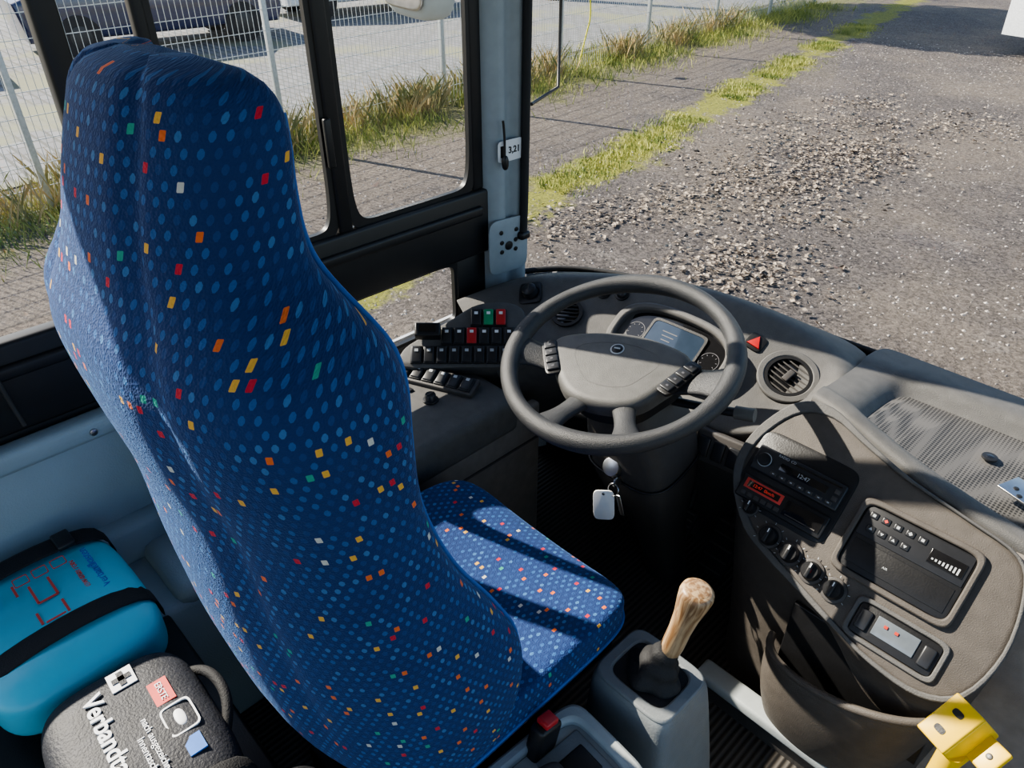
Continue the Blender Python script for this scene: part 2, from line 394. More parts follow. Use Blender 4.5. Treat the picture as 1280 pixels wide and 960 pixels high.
box('side_cover_right',(.030,.28,.18),T(.212,-.60,.33),M_black,g,.013)
box('side_cover_left',(.030,.28,.18),T(-.212,-.60,.33),M_black,g,.013)
prof=[]
for i in range(11): prof.append((.18+(.02 if i%2 else 0),.08+i*.028))
lathe('suspension_bellows',prof,T(0,-.50,0),M_rub,g,K=40,ang=20)
box('seat_base',(.38,.42,.08),T(0,-.50,.04),M_dkmetal,g,.01)
box('belt_buckle',(.03,.05,.08),T(.272,-.500,.42)@R(-15,'X'),M_black,g,.008)
box('buckle_button',(.024,.028,.012),T(.272,-.489,.463)@R(-15,'X'),M_red,g,.003)
# ================================================================ STEERING WHEEL
g=group('steering_wheel')
tl=math.radians(17)
WM=frm((-.012,-.006,.803),(1,0,0),(0,math.cos(tl),math.sin(tl)))@R(20)
vs=[];fs=[];A=96;B=16
for i in range(A):
    a=2*math.pi*i/A; r=.018+.0015*math.cos(a*4)
    for j in range(B):
        b=2*math.pi*j/B; vs.append(((.217+r*math.cos(b))*math.cos(a),(.217+r*math.cos(b))*math.sin(a),r*1.05*math.sin(b)))
for i in range(A):
    for j in range(B): fs.append((i*B+j,((i+1)%A)*B+j,((i+1)%A)*B+(j+1)%B,i*B+(j+1)%B))
mk('rim',vs,fs,M_wheel,g,mtx=WM)
pad=[(-.140,.040),(-.075,.066),(0,.075),(.07,.064),(.125,.040),(.135,.0),(.105,-.055),(.065,-.105),(0,-.120),(-.065,-.108),(-.112,-.060),(-.148,.0)]
po=closed_cr(pad,5)
prism('hub_pad',po,WM,.034,M_hub,g,bev=.017,z0=-.038,seg=6)
ringp('airbag_seam',[(x*.60-.003,y*.60-.005) for x,y in po],[(x*.585-.003,y*.585-.005) for x,y in po],WM,.0005,M_dash,g,z0=-.0042)
prism('hub_back',[(x*.85,y*.85) for x,y in po],WM,.05,M_black,g,z0=-.083)
def spoke(name,ang,r0,w0,w1,z0):
    rows=[]
    for i in range(7):
        t=i/6; r=r0+(.212-r0)*t; w_=w0+(w1-w0)*(1-(1-t)**2)+(.016*max(0,t-.7)/.3); z=z0*(1-t**1.5); th_=.012
        ring=[]
        for k in range(12):
            a=2*math.pi*k/12; ring.append((r,w_*math.cos(a),z+th_*math.sin(a)))
        rows.append(ring)
    loft(name,rows,M_wheel,g,sub=1,closed=True,mtx=WM@R(ang))
spoke('spoke_left',186,.09,.045,.030,-.03); spoke('spoke_right',-6,.09,.045,.030,-.03)
spoke('spoke_lower_left',248,.07,.030,.018,-.03); spoke('spoke_lower_right',-68,.07,.030,.018,-.03)
for sx in (1,-1):
    Mb=WM@T(.124 if sx>0 else -.134,-.024,-.010)@R(sx*-28)
    prism('button_strip',se(.017,.048,5,32),Mb,.006,M_black,g,bev=.002)
    for k in range(4):
        box('wheel_button',(.024,.018,.005),Mb@T(0,-.031+k*.0205,.008),M_switch,g,.002); box('button_print',(.005,.004,.0006),Mb@T(0,-.031+k*.0205,.0105),M_dim,g,0)
cyl('emblem',.014,.002,WM@T(-.012,.022,-.0048),M_silver,g); cyl('emblem_inner',.0115,.003,WM@T(-.012,.022,-.0048),M_black,g)
box('emblem_bar',(.012,.003,.002),WM@T(-.012,.022,-.0015),M_silver,g,0)
# column
rows=[]
for (cx,cy,cz,rx,ry) in [(0,.0,.765,.06,.055),(0,.03,.70,.085,.070),(0,.07,.62,.10,.09),(0,.10,.52,.11,.095),(0,.13,.42,.10,.085),(0,.18,.30,.07,.055),(0,.24,.14,.05,.045),(0,.28,.0,.05,.045)]:
    rows.append([(cx+x,cy+y,cz+.3*y) for x,y in se(rx,ry,3.5,24)])
g=group('steering_column')
loft('column_shroud',rows,M_panel,g,sub=1,closed=True)
tube('shroud_seam',[p for p in rows[3]],.003,M_black,g,cyc=True)
box('adjust_lever',(.09,.02,.02),T(-.12,.04,.58)@R(15),M_black,g,.006)
tube('stalk_right',[(.07,.06,.71),(.13,.07,.72),(.20,.085,.735)],.009,M_black,g)
tube('stalk_right_tip',[(.20,.085,.735),(.235,.093,.742)],.013,M_hub,g)
tube('stalk_left',[(-.07,.07,.70),(-.13,.08,.70),(-.2,.06,.695)],.009,M_black,g)
cyl('ignition_lock',.02,.02,frm((-.0,.0,.53),(1,0,0),(0,.5,.86)),M_metal,g)
g=group('ignition_keys')
cyl('key_head',.014,.004,frm((.012,-.005,.50),(0,1,.2),(0,0,1)),M_metal,g)
box('key_blade',(.004,.03,.008),T(.005,.0,.515),M_metal,g,.001)
tube('key_ring',[(.012+.014*math.cos(a),-.015+.004*math.sin(a),.482+.014*math.sin(a)) for a in [i*math.pi/5 for i in range(10)]],.0015,M_metal,g,cyc=True)
KT=frm((.002,-.030,.442),(.80,.58,.10),(-.15,.1,1))
prism('key_tag',se(.023,.037,5,28),KT,.003,M_white,g,bev=.001); cyl('tag_eyelet',.004,.0035,KT@T(0,.029,0),M_metal,g)
box('second_key',(.012,.003,.05),T(.036,-.018,.455)@R(-20,'Y'),M_metal,g,.002)
# ================================================================ DASHBOARD
g=group('dashboard')
Tt=[(-.63,.10,.655),(-.56,.24,.695),(-.453,.305,.72),(-.36,.36,.735),(-.27,.40,.745),(-.14,.445,.755),(0,.46,.75),(.11,.48,.73),(.20,.47,.705),(.255,.43,.69),(.27,.37,.68)]
Oo=[(-.645,.14,.60),(-.63,.36,.63),(-.53,.45,.65),(-.40,.51,.66),(-.27,.545,.67),(-.14,.57,.68),(0,.59,.68),(.12,.60,.68),(.25,.60,.67),(.30,.50,.66),(.29,.38,.65)]
Bb=[(-.40,.02,.60),(-.37,.07,.60),(-.33,.12,.60),(-.27,.17,.60),(-.20,.20,.60),(-.10,.21,.60),(0,.20,.59),(.08,.19,.585),(.14,.20,.585),(.20,.24,.60),(.255,.31,.65)]
rows=[Oo,[tuple(V(o_).lerp(V(t_),.7)+V((0,0,.012))) for o_,t_ in zip(Oo,Tt)],Tt,
 [tuple(V(t_).lerp(V(b_),.08)) for b_,t_ in zip(Bb,Tt)],
 [tuple(V(t_).lerp(V(b_),.5)-V((0,0,.008))) for b_,t_ in zip(Bb,Tt)],
 [tuple(V(t_).lerp(V(b_),.93)) for b_,t_ in zip(Bb,Tt)],Bb,
 [(x,y+.01,z-.03) for x,y,z in Bb],[(x,y+.05,z-.14) for x,y,z in Bb],[(x,.42,.15) for x,y,z in Bb],[(x,.44,0) for x,y,z in Bb]]
loft('instrument_cowl',rows,M_dash,g,sub=2)
def dfr(x,y,yaw=None,lift=.002):
    best=None
    for i in range(len(Tt)-1):
        for a in range(11):
            s=a/10; t0=V(Tt[i]).lerp(V(Tt[i+1]),s); b0=V(Bb[i]).lerp(V(Bb[i+1]),s)
            for q in range(21):
                p=t0.lerp(b0,q/20); d=(p.x-x)**2+(p.y-y)**2
                if best is None or d<best[0]: best=(d,p,(t0-b0).normalized(),(V(Tt[i+1])-V(Tt[i])).normalized(),q/20)
    _,p,up,ex,q=best
    n=ex.cross(up).normalized()
    if n.z<0: n=-n
    p=p-V((0,0,.008))*math.sin(math.pi*q)
    exx=up.cross(n) if yaw is None else V((math.cos(yaw),math.sin(yaw),0))
    return frm(p+n*lift,exx,up if yaw is None else n.cross(exx))
def knob(nm,Mx,r=.016,h=.018,par=g):
    cyl(nm+'_bezel',r*1.35,.004,Mx,M_black,par); lathe(nm,[(r,.003),(r*.92,h),(r*.8,h+.002)],Mx,M_switch,par)
    box(nm+'_mark',(.003,r*1.6,.003),Mx@T(0,0,h+.002),M_white if r<.0125 else M_panel,par,.0)
LK=dfr(-.487,.225); prism('light_switch_plate',se(.030,.034,6,28),LK,.004,M_black,g,bev=.001); knob('light_knob',LK,.02,.02)
M2=dfr(-.362,.244); ringp('air_vent_ring_left',se(.040,.040,2),se(.032,.032,2),M2,.008,M_black,g); cyl('air_vent_core_left',.033,.002,M2,M_gloss,g)
for k in range(-2,3): box('vent_slat',(.058-.006*abs(k),.003,.006),M2@T(0,k*.011,.003),M_black,g,0)
for k,(x,y) in enumerate([(-.325,.345),(-.285,.36)]): knob('dimmer_knob',dfr(x,y-.012),.013,.010)
MV=dfr(.16,.37); ringp('air_vent_bezel',se(.066,.066,2,48),se(.050,.050,2,48),MV,.012,M_dash,g,bev=.003)
ringp('air_vent_ring',se(.050,.050,2,48),se(.043,.043,2,48),MV,.011,M_black,g)
cyl('air_vent_core',.044,.003,MV,M_gloss,g)
for k in range(-3,4): box('vent_slat',(.082*math.sqrt(1-(k/4.1)**2),.003,.008),MV@T(0,k*.0115,.004)@R(30,'X'),M_panel,g,0)
box('vent_tab',(.014,.03,.008),MV@T(0,0,.011),M_panel,g,.002)
MH=dfr(.062,.40); prism('hazard_bezel',se(.021,.021,4,28),MH,.005,M_black,g,bev=.001)
prism('hazard_switch',[(-.016,-.013),(.016,-.013),(.0,.016)],MH,.009,M_red,g,bev=.002)
MC=frm((-.095,.295,.660),(1,0.02,0),(0,.82,.57))
o1=[(x,y+(.012 if y>0 else 0)*(1-(x/.16)**2)) for x,y in se(.16,.080,3.2,64)]; o2=[(x*.87,y*.82-.002) for x,y in o1]
ringp('cluster_hood',o1,o2,MC,.032,M_dash,g,z0=-.012,bev=.006)
prism('cluster_face',o2,MC,.004,M_gloss,g,z0=-.003)
for x in (-.100,.104):
    ringp('gauge_ring',se(.024,.024,2,40),se(.0228,.0228,2,40),MC@T(x,.006),.002,M_dim,g)
    for a in range(-120,121,40): box('gauge_tick',(.0012,.004,.0008),MC@T(x,.006,.0015)@R(a)@T(0,.018),M_dim,g,0)
prism('cluster_display',se(.070,.046,10,32),MC@T(.002,.008),.0045,M_screen,g)
ringp('display_bezel',se(.075,.051,10,40),se(.069,.045,10,40),MC@T(.002,.008),.006,M_black,g)
for k in range(3): box('display_line',(.04-.008*k,.0022,.0006),MC@T(-.016,.032-k*.011,.0047),M_dim,g,0)
for k in range(7): box('warning_lamp',(.006,.004,.002),MC@T(.015+.014*k,-.050,.003),M_orange if k in(0,3,5) else M_dim,g,.0)
MU=frm((.155,.185,.55),(1,.12,0),(0,.3,.95))
box('lower_switch_panel',(.15,.075,.02),MU,M_panel,g,.006)
for k in range(4): box('lower_switch',(.026,.045,.008),MU@T(-.052+k*.034,.0,.012),M_switch,g,.003)
e1=V((.695,.719,0)); e2=V((-.589,.569,.574)); SM=frm((-.47,-.013,.61),e1,e2)
prism('left_switch_panel',closed_cr([(-.145,-.035),(.02,-.037),(.145,-.03),(.155,.03),(.15,.11),(.11,.14),(.03,.135),(-.04,.09),(-.10,.05),(-.15,.01)],5),SM,.16,M_dash,g,bev=.008,z0=-.16)
def rocker(Mx,m=M_switch,w_=.026,h_=.044,lamp=None):
    box('rocker_frame',(w_+.003,h_+.003,.006),Mx,M_black,g,.002); box('rocker_switch',(w_-.002,h_-.003,.010),Mx@T(0,0,.003)@R(6,'X'),m,g,.003)
    box('rocker_symbol',(.009,.007,.0008),Mx@T(0,.009,.0097)@R(6,'X'),lamp or M_silver,g,0)
for k in range(8): rocker(SM@T(-.115+k*.0305,-.005,.002))
for k in range(6):
    rocker(SM@T(-.043+k*.0305,.045,.002),M_red if k==2 else M_switch,lamp=M_white)
for k in range(3): rocker(SM@T(.028+k*.0305,.095,.002),(M_switch,M_green,M_red)[k],lamp=M_white)
box('timer_unit',(.062,.035,.03),SM@T(-.088,.05,.02),M_black,g,.004); box('timer_display',(.04,.018,.002),SM@T(-.088,.052,.036),M_gloss,g,0)
box('left_shelf',(.345,.50,.10),T(-.472,-.235,.505),M_dash,g,.022,4)
box('left_shelf_side',(.03,.52,.5),T(-.32,-.17,.25),M_side,g,.01)
box('side_panel_groove',(.004,.50,.006),T(-.304,-.17,.40),M_panel,g,.0)
box('left_shelf_recess',(.20,.16,.006),T(-.47,-.33,.556),M_panel,g,.003)
SR=frm((-.48,-.093,.563),(.92,.39,0),(-.39,.92,.25))
box('switch_row_panel',(.21,.055,.02),SR,M_panel,g,.004)
for k in range(6): rocker(SR@T(-.083+k*.033,0,.011),h_=.038)
knob('mirror_knob',T(-.434,-.150,.556),.014,.016)
for k in range(3): box('shelf_button',(.014,.014,.006),T(-.50+k*.0,-.16-.02*k,.557),M_switch,g,.002)
box('bulkhead',(1.45,.03,.66),T(.575,.56,.32),M_panel,g,.004)
box('bulkhead_left',(.55,.03,.60),T(-.37,.45,.30),M_panel,g,.004)
xs=[.26,.30,.34,.36,.40,.45,.5,.56,.62,.70,.80,.95,1.1,1.28]
tp=[(.2,.30,.70),(.316,.262,.712),(.40,.24,.70),(.493,.215,.686),(.687,.19,.665),(.9,.18,.66),(1.3,.18,.66)]
def pe(x): y,z=herm(tp,x); return y,z
def rec(x): return max(0,min(1,(x-.335)/.03))
rws=[[ (x,pe(x)[0]-.004,pe(x)[1]-.03) for x in xs],
 [ (x,pe(x)[0],pe(x)[1]) for x in xs],[ (x,pe(x)[0]+.012,pe(x)[1]+.006) for x in xs],
 [ (x,pe(x)[0]+.048,pe(x)[1]+.004) for x in xs],[ (x,pe(x)[0]+.055,pe(x)[1]-.003-.030*rec(x)) for x in xs],
 [ (x,pe(x)[0]+.062,pe(x)[1]-.006-.040*rec(x)) for x in xs],[ (x,.485+.03*min(1,x),.69-.006-.050*rec(x)) for x in xs],
 [ (x,.50+.03*min(1,x),.692-.01*rec(x)) for x in xs],[ (x,.53+.03*min(1,x),.695) for x in xs],[ (x,.625,.68) for x in xs]]
loft('right_dash_top',rws,M_dash,g,sub=2)
xl=[.66,.70,.75,.85,1.0,1.28]
loft('right_lower_dash',[[(x,.185,.655) for x in xl],[(x,.165,.63) for x in xl],[(x,.15,.60) for x in xl],[(x,.10,.45) for x in xl],[(x,.09,.25) for x in xl],[(x,.10,0) for x in xl]],M_lower,g,sub=2)
mv=[];mf=[]
mx_=[.356,.38,.42,.48,.54,.6,.7,.85,1.0,1.26]
for x in mx_:
    y,z=pe(x)
    mv+=[(x,y+.060,z-.029),(x,.486+.03*min(1,x)-(.0 if x>.36 else .02),.657)]
for i in range(len(mx_)-1): mf.append((2*i,2*i+1,2*i+3,2*i+2))
mk('tray_mat',mv,mf,M_mat,g,False,solid=.004)
cyl('tray_grommet',.014,.004,T(.565,.40,.661),M_black,g); cyl('tray_grommet_hole',.007,.005,T(.565,.40,.661),M_gloss,g)
box('mounting_bracket',(.09,.055,.004),T(.655,.315,.675)@R(-20),M_metal,g,.001)
box('mounting_bracket_upright',(.05,.004,.05),T(.69,.34,.695)@R(-20),M_metal,g,.001)
for a in ((.630,.318),(.648,.335),(.640,.300)): cyl('bracket_hole',.005,.005,T(a[0],a[1],.674),M_black,g)
# centre stack
PM=frm((0,.135,.60),(1,0,0),(0,.7071,.7071))
ol=[(.215,.66),(.202,.61),(.221,.565),(.282,.518),(.35,.497),(.427,.481),(.50,.466),(.58,.452),(.662,.450),(.715,.475),(.735,.54),(.72,.61),(.687,.648),(.60,.662),(.493,.676),(.40,.697),(.316,.718),(.255,.706)]
olc=closed_cr([(x,(z-.6)*1.414) for x,z in ol],4)
cx,cy=.46,-.01
g2=group('centre_stack')
prism('stack_panel',olc,PM,.03,M_dash2,g2,bev=.014,z0=-.02,seg=5)
def inn(p):
    x,y=p; t=max(0,min(1,(.55-x)/.25)); k=.955-.065*t; kx=.975-.045*t
    return (cx+(x-cx)*kx,cy+(y-cy)*k)
ringp('stack_rim',olc,[inn(p) for p in olc],PM,.008,M_dash,g2,z0=.006,bev=.004)
def w3(pt,off=-.02):
    v=PM@V((pt[0],pt[1],off)); return v
r0=[tuple(w3(p)) for p in olc]
def rr(sx,dy,z0,sz): return [(.50+(p[0]-.50)*sx,max(p[1],-.02)+dy,z0+(p[2]-.6)*sz) for p in r0]
loft('stack_body',[r0,rr(1.0,.008,.57,.9),rr(.98,.02,.47,.65),rr(.93,.04,.28,.25),rr(.88,.06,.08,0),rr(.88,.06,0,0)],M_dash2,g2,sub=1,closed=True)
def onp(x,z,d=.012): return PM@T(x,(z-.6)*1.414,d)
MR=onp(.325,.612,.008)
prism('radio_surround',se(.098,.078,8,40),onp(.325,.600,.006),.006,M_black,g2,bev=.002)
box('radio_body',(.178,.052,.02),MR@T(0,0,.004),M_switch,g2,.004)
box('radio_display',(.096,.015,.002),MR@T(.012,.002,.0145),M_gloss,g2,.0005)
text('radio_print','RADIO  CD',.007,MR@T(-.03,.020,.0145),M_silver,g2,.0003); text('radio_time','12:47',.011,MR@T(.012,.002,.0156),M_silver,g2,.0003)
cyl('radio_knob',.012,.012,MR@T(-.068,0,.013),M_black,g2); ringp('radio_knob_ring',se(.014,.014,2,24),se(.0125,.0125,2,24),MR@T(-.068,0,.0135),.002,M_silver,g2)
for k in range(7): box('radio_button',(.013,.007,.004),MR@T(-.040+k*.0185,-.017,.014),M_panel,g2,.001); 
for k in range(7): box('radio_button_print',(.004,.002,.0004),MR@T(-.040+k*.0185,-.017,.0162),M_silver,g2,0)
box('radio_slot',(.10,.003,.003),MR@T(.03,.018,.013),M_gloss,g2,0)
for y in (.008,-.006): box('radio_side_button',(.010,.009,.004),MR@T(.077,y,.014),M_panel,g2,.001)
MT=onp(.325,.568,.008)
box('tachograph_body',(.176,.046,.018),MT@T(0,0,.003),M_black,g2,.003)
box('tachograph_window',(.078,.020,.002),MT@T(-.040,.008,.0120),M_redp,g2,.0005)
box('tachograph_screen',(.066,.012,.001),MT@T(-.040,.008,.0131),M_gloss,g2,0)
text('tachograph_digits','12:47  0km/h',.0085,MT@T(-.040,.008,.0138),M_orange,g2,.0004)
for k in range(6): box('tachograph_button',(.010,.008,.003),MT@T(-.073+k*.014,-.012,.0125),M_panel,g2,.001)
box('tachograph_drawer',(.075,.03,.002),MT@T(.045,0,.0125),M_gloss,g2,.0005); box('drawer_lip',(.06,.002,.002),MT@T(.045,-.012,.0138),M_panel,g2,0)
def hknob(x,z,r):
    Mx=onp(x,z,.010); cyl('knob_bezel',r*1.3,.004,Mx,M_panel,g2); lathe('heater_knob',[(r,.003),(r*.9,.018),(r*.8,.021)],Mx,M_black,g2)
    box('knob_grip',(r*.4,r*1.7,.012),Mx@T(0,0,.022)@R(0),M_black,g2,.002); box('knob_mark',(.002,.008,.001),Mx@T(0,r*.5,.0285),M_white,g2,0)
    for a in range(-120,121,40): box('scale_tick',(.0012,.004,.0006),Mx@R(a)@T(0,r*1.5,.0045),M_silver,g2,0)
hknob(.277,.545,.013)
for i in range(4): hknob(.334+i*.047,.524-i*.006,.018)
box('knob_red_dot',(.008,.008,.002),onp(.428,.512,.033),M_red,g2,.001)
MB=onp(.548,.582,.008)
ringp('control_bezel',se(.104,.073,10,40),se(.094,.062,10,40),MB,.012,M_dash2,g2,bev=.003)
box('control_panel',(.188,.124,.012),MB,M_black,g2,.003)
box('control_upper',(.18,.056,.003),MB@T(0,.031,.006),M_switch,g2,.001)
for k in range(5):
    box('control_button',(.015,.012,.003),MB@T(-.075+k*.021,.044,.0078),M_switch,g2,.002)
    box('control_icon',(.005,.005,.0006),MB@T(-.075+k*.021,.044,.0094)@R(45 if k%2 else 0),M_silver if k!=1 else M_redp,g2,0)
for k in range(4):
    box('arrow_button',(.015,.012,.003),MB@T(-.070+k*.020,.020,.0078),M_switch,g2,.002)
    prism('control_arrow',[(-.003,-.002),(.003,-.002),(0,.003)] if k%2==0 else [(-.003,.002),(0,-.003),(.003,.002)],MB@T(-.070+k*.020,.020,.0093),.0006,M_silver,g2)
box('control_lcd',(.058,.026,.002),MB@T(.056,.028,.0078),M_gloss,g2,.001)
for k in range(8): box('level_bar',(.003,.003+.0012*k,.0006),MB@T(.034+k*.006,.024,.0090),M_silver,g2,0)
box('control_lower_cover',(.17,.045,.002),MB@T(0,-.027,.006),M_black,g2,.001); text('control_print','AIR',.006,MB@T(-.02,-.030,.0072),M_silver,g2,.0003)
MS=onp(.592,.494,.008)
ringp('switch_bezel',se(.078,.038,8,40),se(.070,.030,8,40),MS,.008,M_dash,g2,bev=.002)
box('switch_block',(.138,.058,.010),MS,M_black,g2,.003)
box('counter_window',(.07,.034,.004),MS@T(.0,.003,.005),M_lcd,g2,.001)
for k in range(2): box('red_led',(.006,.005,.002),MS@T(-.018+k*.018,.008,.008),M_orange,g2,0)
for sx in (-1,1): box('side_rocker',(.02,.036,.008),MS@T(sx*.053,0,.006),M_switch,g2,.003)
rows=[]
for i in range(8):
    t=i/7; row=[]
    for k in range(17):
        a=math.pi*k/16; sx=.158*(1-.40*t*t); sy=.088*(1-.75*t*t)
        row.append((.552-math.cos(a)*sx-.02*t,.045-math.sin(a)*sy,.35-.29*t-.045*math.cos(a)*(1-t)))
    rows.append(row)
loft('storage_pocket',rows,M_dash2,g2,sub=1,solid=.008)
box('pocket_back',(.28,.01,.20),T(.56,.03,.34),M_black,g2,.003)
tube('pocket_lip',[rows[0][k] for k in range(17)],.008,M_dash2,g2)
g=group('floor_threshold')
box('strip',(.46,.05,.03),T(.50,.03,.085)@R(0),M_lgrey,g,.008); box('riser',(.46,.03,.09),T(.50,.045,.04),M_panel,g,.004)
# ================================================================ GEAR LEVER
g=group('gear_lever_console')
def rect(cx,cy,z,hx,hy,sh=0): return [(cx+x+sh,cy+y,z) for x,y in se(hx,hy,7,32)]
rows=[rect(.345,-.285,0,.105,.105),rect(.345,-.285,.12,.102,.100),rect(.332,-.286,.30,.092,.083),rect(.325,-.287,.40,.084,.073),rect(.324,-.287,.422,.081,.070),rect(.323,-.286,.43,.076,.065)]
loft('console_body',rows,M_grey,g,sub=1,closed=True)
ringp('console_top_frame',[(x,y) for x,y in se(.078,.067,6,40)],se(.056,.047,5,40),T(.323,-.286,.425),.010,M_grey,g,bev=.004)
prism('boot_base',se(.058,.049,5,40),T(.323,-.286,.428),.003,M_rub,g)
rows=[]
for i in range(11):
    t=i/10; rx=.050*(1-t)**1.2+.016*t+.005*math.sin(t*math.pi*6)*(1-t*.6); row=[]
    for k in range(36):
        a=2*math.pi*k/36; r=rx*(1+.10*math.cos(4*a+.8)*(1-t)+.06*math.sin(7*a+t*5)*(1-t*.5)); row.append((.326+.016*t+r*math.cos(a),-.284+.012*t+r*.85*math.sin(a),.432+.085*t+.004*math.sin(3*a)*(1-t)))
    rows.append(row)
loft('gaiter',rows,M_rub,g,sub=1,closed=True)
kd=V((.022,.012,.158)).normalized()
KM=(kd.to_track_quat('Z','Y').to_matrix().to_4x4()); KM.translation=V((.343,-.271,.500))
lathe('wooden_knob',[(.012,0),(.017,.004),(.0185,.02),(.0185,.06),(.021,.10),(.026,.135),(.0275,.15),(.026,.158),(.020,.162)],KM,M_wood,g,K=32,ang=60)
cyl('knob_cap',.017,.001,KM@T(0,0,.1615),M_wood,g)
g=group('handbrake_tray')
TM=T(.335,-.532,0)@R(-4)
box('tray_body',(.175,.24,.40),TM@T(0,0,.20),M_grey,g,.02,4)
ringp('tray_frame',se(.090,.122,7,48),se(.068,.098,6,48),TM@T(0,0,.398),.022,M_lgrey,g,bev=.007)
prism('tray_inner',se(.068,.10,6,48),TM@T(0,0,.399),.004,M_lgrey,g)
box('tray_slot',(.10,.09,.012),TM@T(.0,.045,.403),M_grey,g,.005); box('tray_slot_dark',(.05,.05,.004),TM@T(.0,.05,.409),M_black,g,.003)
pill('hand_lever',(.022,.07,.016),TM@T(-.01,-.05,.425),M_panel,g,p=3,seg=8)
# yellow bracket: angle bracket, two plates at right angles on a post
g=group('yellow_door_stop')
YM=T(.735,-.070,.492)@R(-22)@R(38,'X')
box('top_plate',(.050,.082,.012),YM@T(-.020,0,0),M_yel,g,.003)
box('folded_plate',(.012,.082,.050),YM@T(.008,0,-.022)@R(-18,'Y'),M_yel,g,.003)
box('side_tab',(.040,.050,.010),YM@T(.034,.008,-.030)@R(-10,'Y'),M_yel,g,.003)
for y in (-.018,.018):
    prism('slot',se(.0085,.0055,3,20),YM@T(-.022,y,.0058),.0010,M_black,g)
cyl('tab_hole',.005,.001,YM@T(.036,.008,-.0245)@R(-10,'Y'),M_black,g)
box('mount_block',(.04,.05,.05),YM@T(-.012,.0,-.03),M_yel,g,.006)
tube('post',[(.735,-.080,.46),(.735,-.085,.25),(.735,-.085,.0)],.018,M_yel,g)
# pedals
g=group('foot_pedals')
for (x,w_,h_) in ((.12,.075,.16),(-.005,.07,.09),(-.13,.07,.09)):
    PMx=frm((x,.33,.14),(1,0,0),(0,.55,.83)); box('pedal_plate',(w_,h_,.012),PMx,M_rub,g,.004)
    for k in range(5): box('pedal_rib',(w_*.85,.006,.006),PMx@T(0,(-.4+.2*k)*h_,.008),M_panel,g,.001)
    tube('pedal_arm',[(x,.34,.13),(x,.38,.2),(x,.39,.36)],.01,M_dkmetal,g)
# ================================================================ ROOM SHELL
def slab(name,x0,x1,y0,y1,z0,z1,m,bev=.003,par=None): return box(name,(x1-x0,y1-y0,z1-z0),T((x0+x1)/2,(y0+y1)/2,(z0+z1)/2),m,par,bev,2)
slab('floor',-.66,1.35,-2.2,.66,-.06,0,M_floor,0)
slab('ceiling',-.72,1.5,-2.2,.75,1.98,2.03,M_ceil,.01)
g=group('wall_left')
X0,X1=-.672,-.645
slab('lower_wall',X0,X1,-2.2,.36,-.3,.575,M_panel,.003,g)
slab('lower_post_front',X0,X1,.12,.24,.57,.76,M_frame,.004,g)
slab('lower_post_rear',X0,X1,-2.2,-.45,.57,.76,M_frame,.004,g)
slab('sill_beam',X0,X1+.010,-2.2,.24,.752,.922,M_frame,.008,g)
slab('sill_lip',X0,X1+.022,-2.2,.20,.86,.885,M_frame,.006,g)
slab('top_rail',X0,X1,-2.2,.36,1.85,1.98,M_frame,.005,g)
slab('exterior_skin',-.70,-.69,-2.2,.36,-.6,.57,M_wallx,0,g)
def post(n_,y,w_,dx=0): slab(n_,X0,X1+dx,y-w_/2,y+w_/2,.92,1.86,M_frame,.006,g)
post('window_post_a',-.188,.034,.004); post('window_post_b',-.512,.022); post('pillar_b',-.650,.04,.010); post('window_post_front',.205,.04)
def sash(y0,y1,z0,z1,n_):
    w2=(y1-y0)/2; h2=(z1-z0)/2; Mx=frm((-.66,(y0+y1)/2,(z0+z1)/2),(0,1,0),(0,0,1))
    ringp(n_,se(w2,h2,24,64),se(w2-.013,h2-.013,12,64),Mx,.013,M_frame,g)
sash(-.505,-.203,.92,1.86,'sliding_sash'); sash(-.173,.19,.92,1.86,'fixed_sash'); sash(-.45,.125,.57,.76,'lower_sash')
box('sash_handle',(.012,.016,.10),T(-.634,-.208,1.12),M_black,g,.004)
tube('blind_rod',[(-.612,-.905,.93),(-.610,-.90,.84),(-.606,-.893,.78)],.004,M_dkmetal,g)
g=group('window_1')
for i,(a,b,z0,z1) in enumerate([(-.17,.19,.93,1.85),(-.50,-.21,.93,1.85),(-.45,.12,.575,.755),(-2.1,-.53,.93,1.85)]):
    mk('pane_%d'%(i+1),[(-.668,a,z0),(-.668,b,z0),(-.668,b,z1),(-.668,a,z1)],[(0,1,2,3)],M_glass,g,False)
# A pillar
g=group('a_pillar')
def prf(z):
    return [(-.69,.22,z),(-.648,.215,z),(-.632,.225,z),(-.618,.245,z),(-.612,.262,z),(-.622,.27,z),(-.622,.292,z),(-.612,.30,z),(-.606,.318,z),(-.612,.337,z),(-.63,.345,z),(-.69,.36,z)]
loft('pillar_trim',[prf(z) for z in (.60,.70,.9,1.1,1.3,1.5,1.7,1.97)],M_pillar,g,sub=0,closed=True)
tube('cable_conduit',[(-.597,.322,1.96),(-.597,.322,1.4),(-.597,.318,1.1),(-.597,.315,.82),(-.597,.312,.795)],.011,M_rub,g)
box('conduit_foot',(.035,.035,.022),T(-.60,.312,.785),M_black,g,.008)
box('gasket',(.02,.02,1.30),T(-.650,.232,1.30),M_frame,g,.006)
PB=frm((-.6085,.268,.765),(.15,1,0),(0,0,1))
prism('pillar_foot_plate',se(.062,.075,6,32),PB,.004,M_pillar,g,bev=.002)
for i,(a,b) in enumerate([(0,0),(-.022,.012),(-.022,-.014),(.022,.012),(.022,-.014),(-.024,.04),(.024,.04)]):
    cyl('bolt_hole',.012 if i==0 else .006,.002,PB@T(a,b,.004),M_black,g)
ST=frm((-.6035,.272,1.015),(.05,1,0),(0,0,1))
prism('height_sticker',se(.040,.026,8,24),ST,.001,M_white,g); text('sticker_text','3,21',.022,ST@T(.012,0,.0015),M_black,g,bold=.0005)
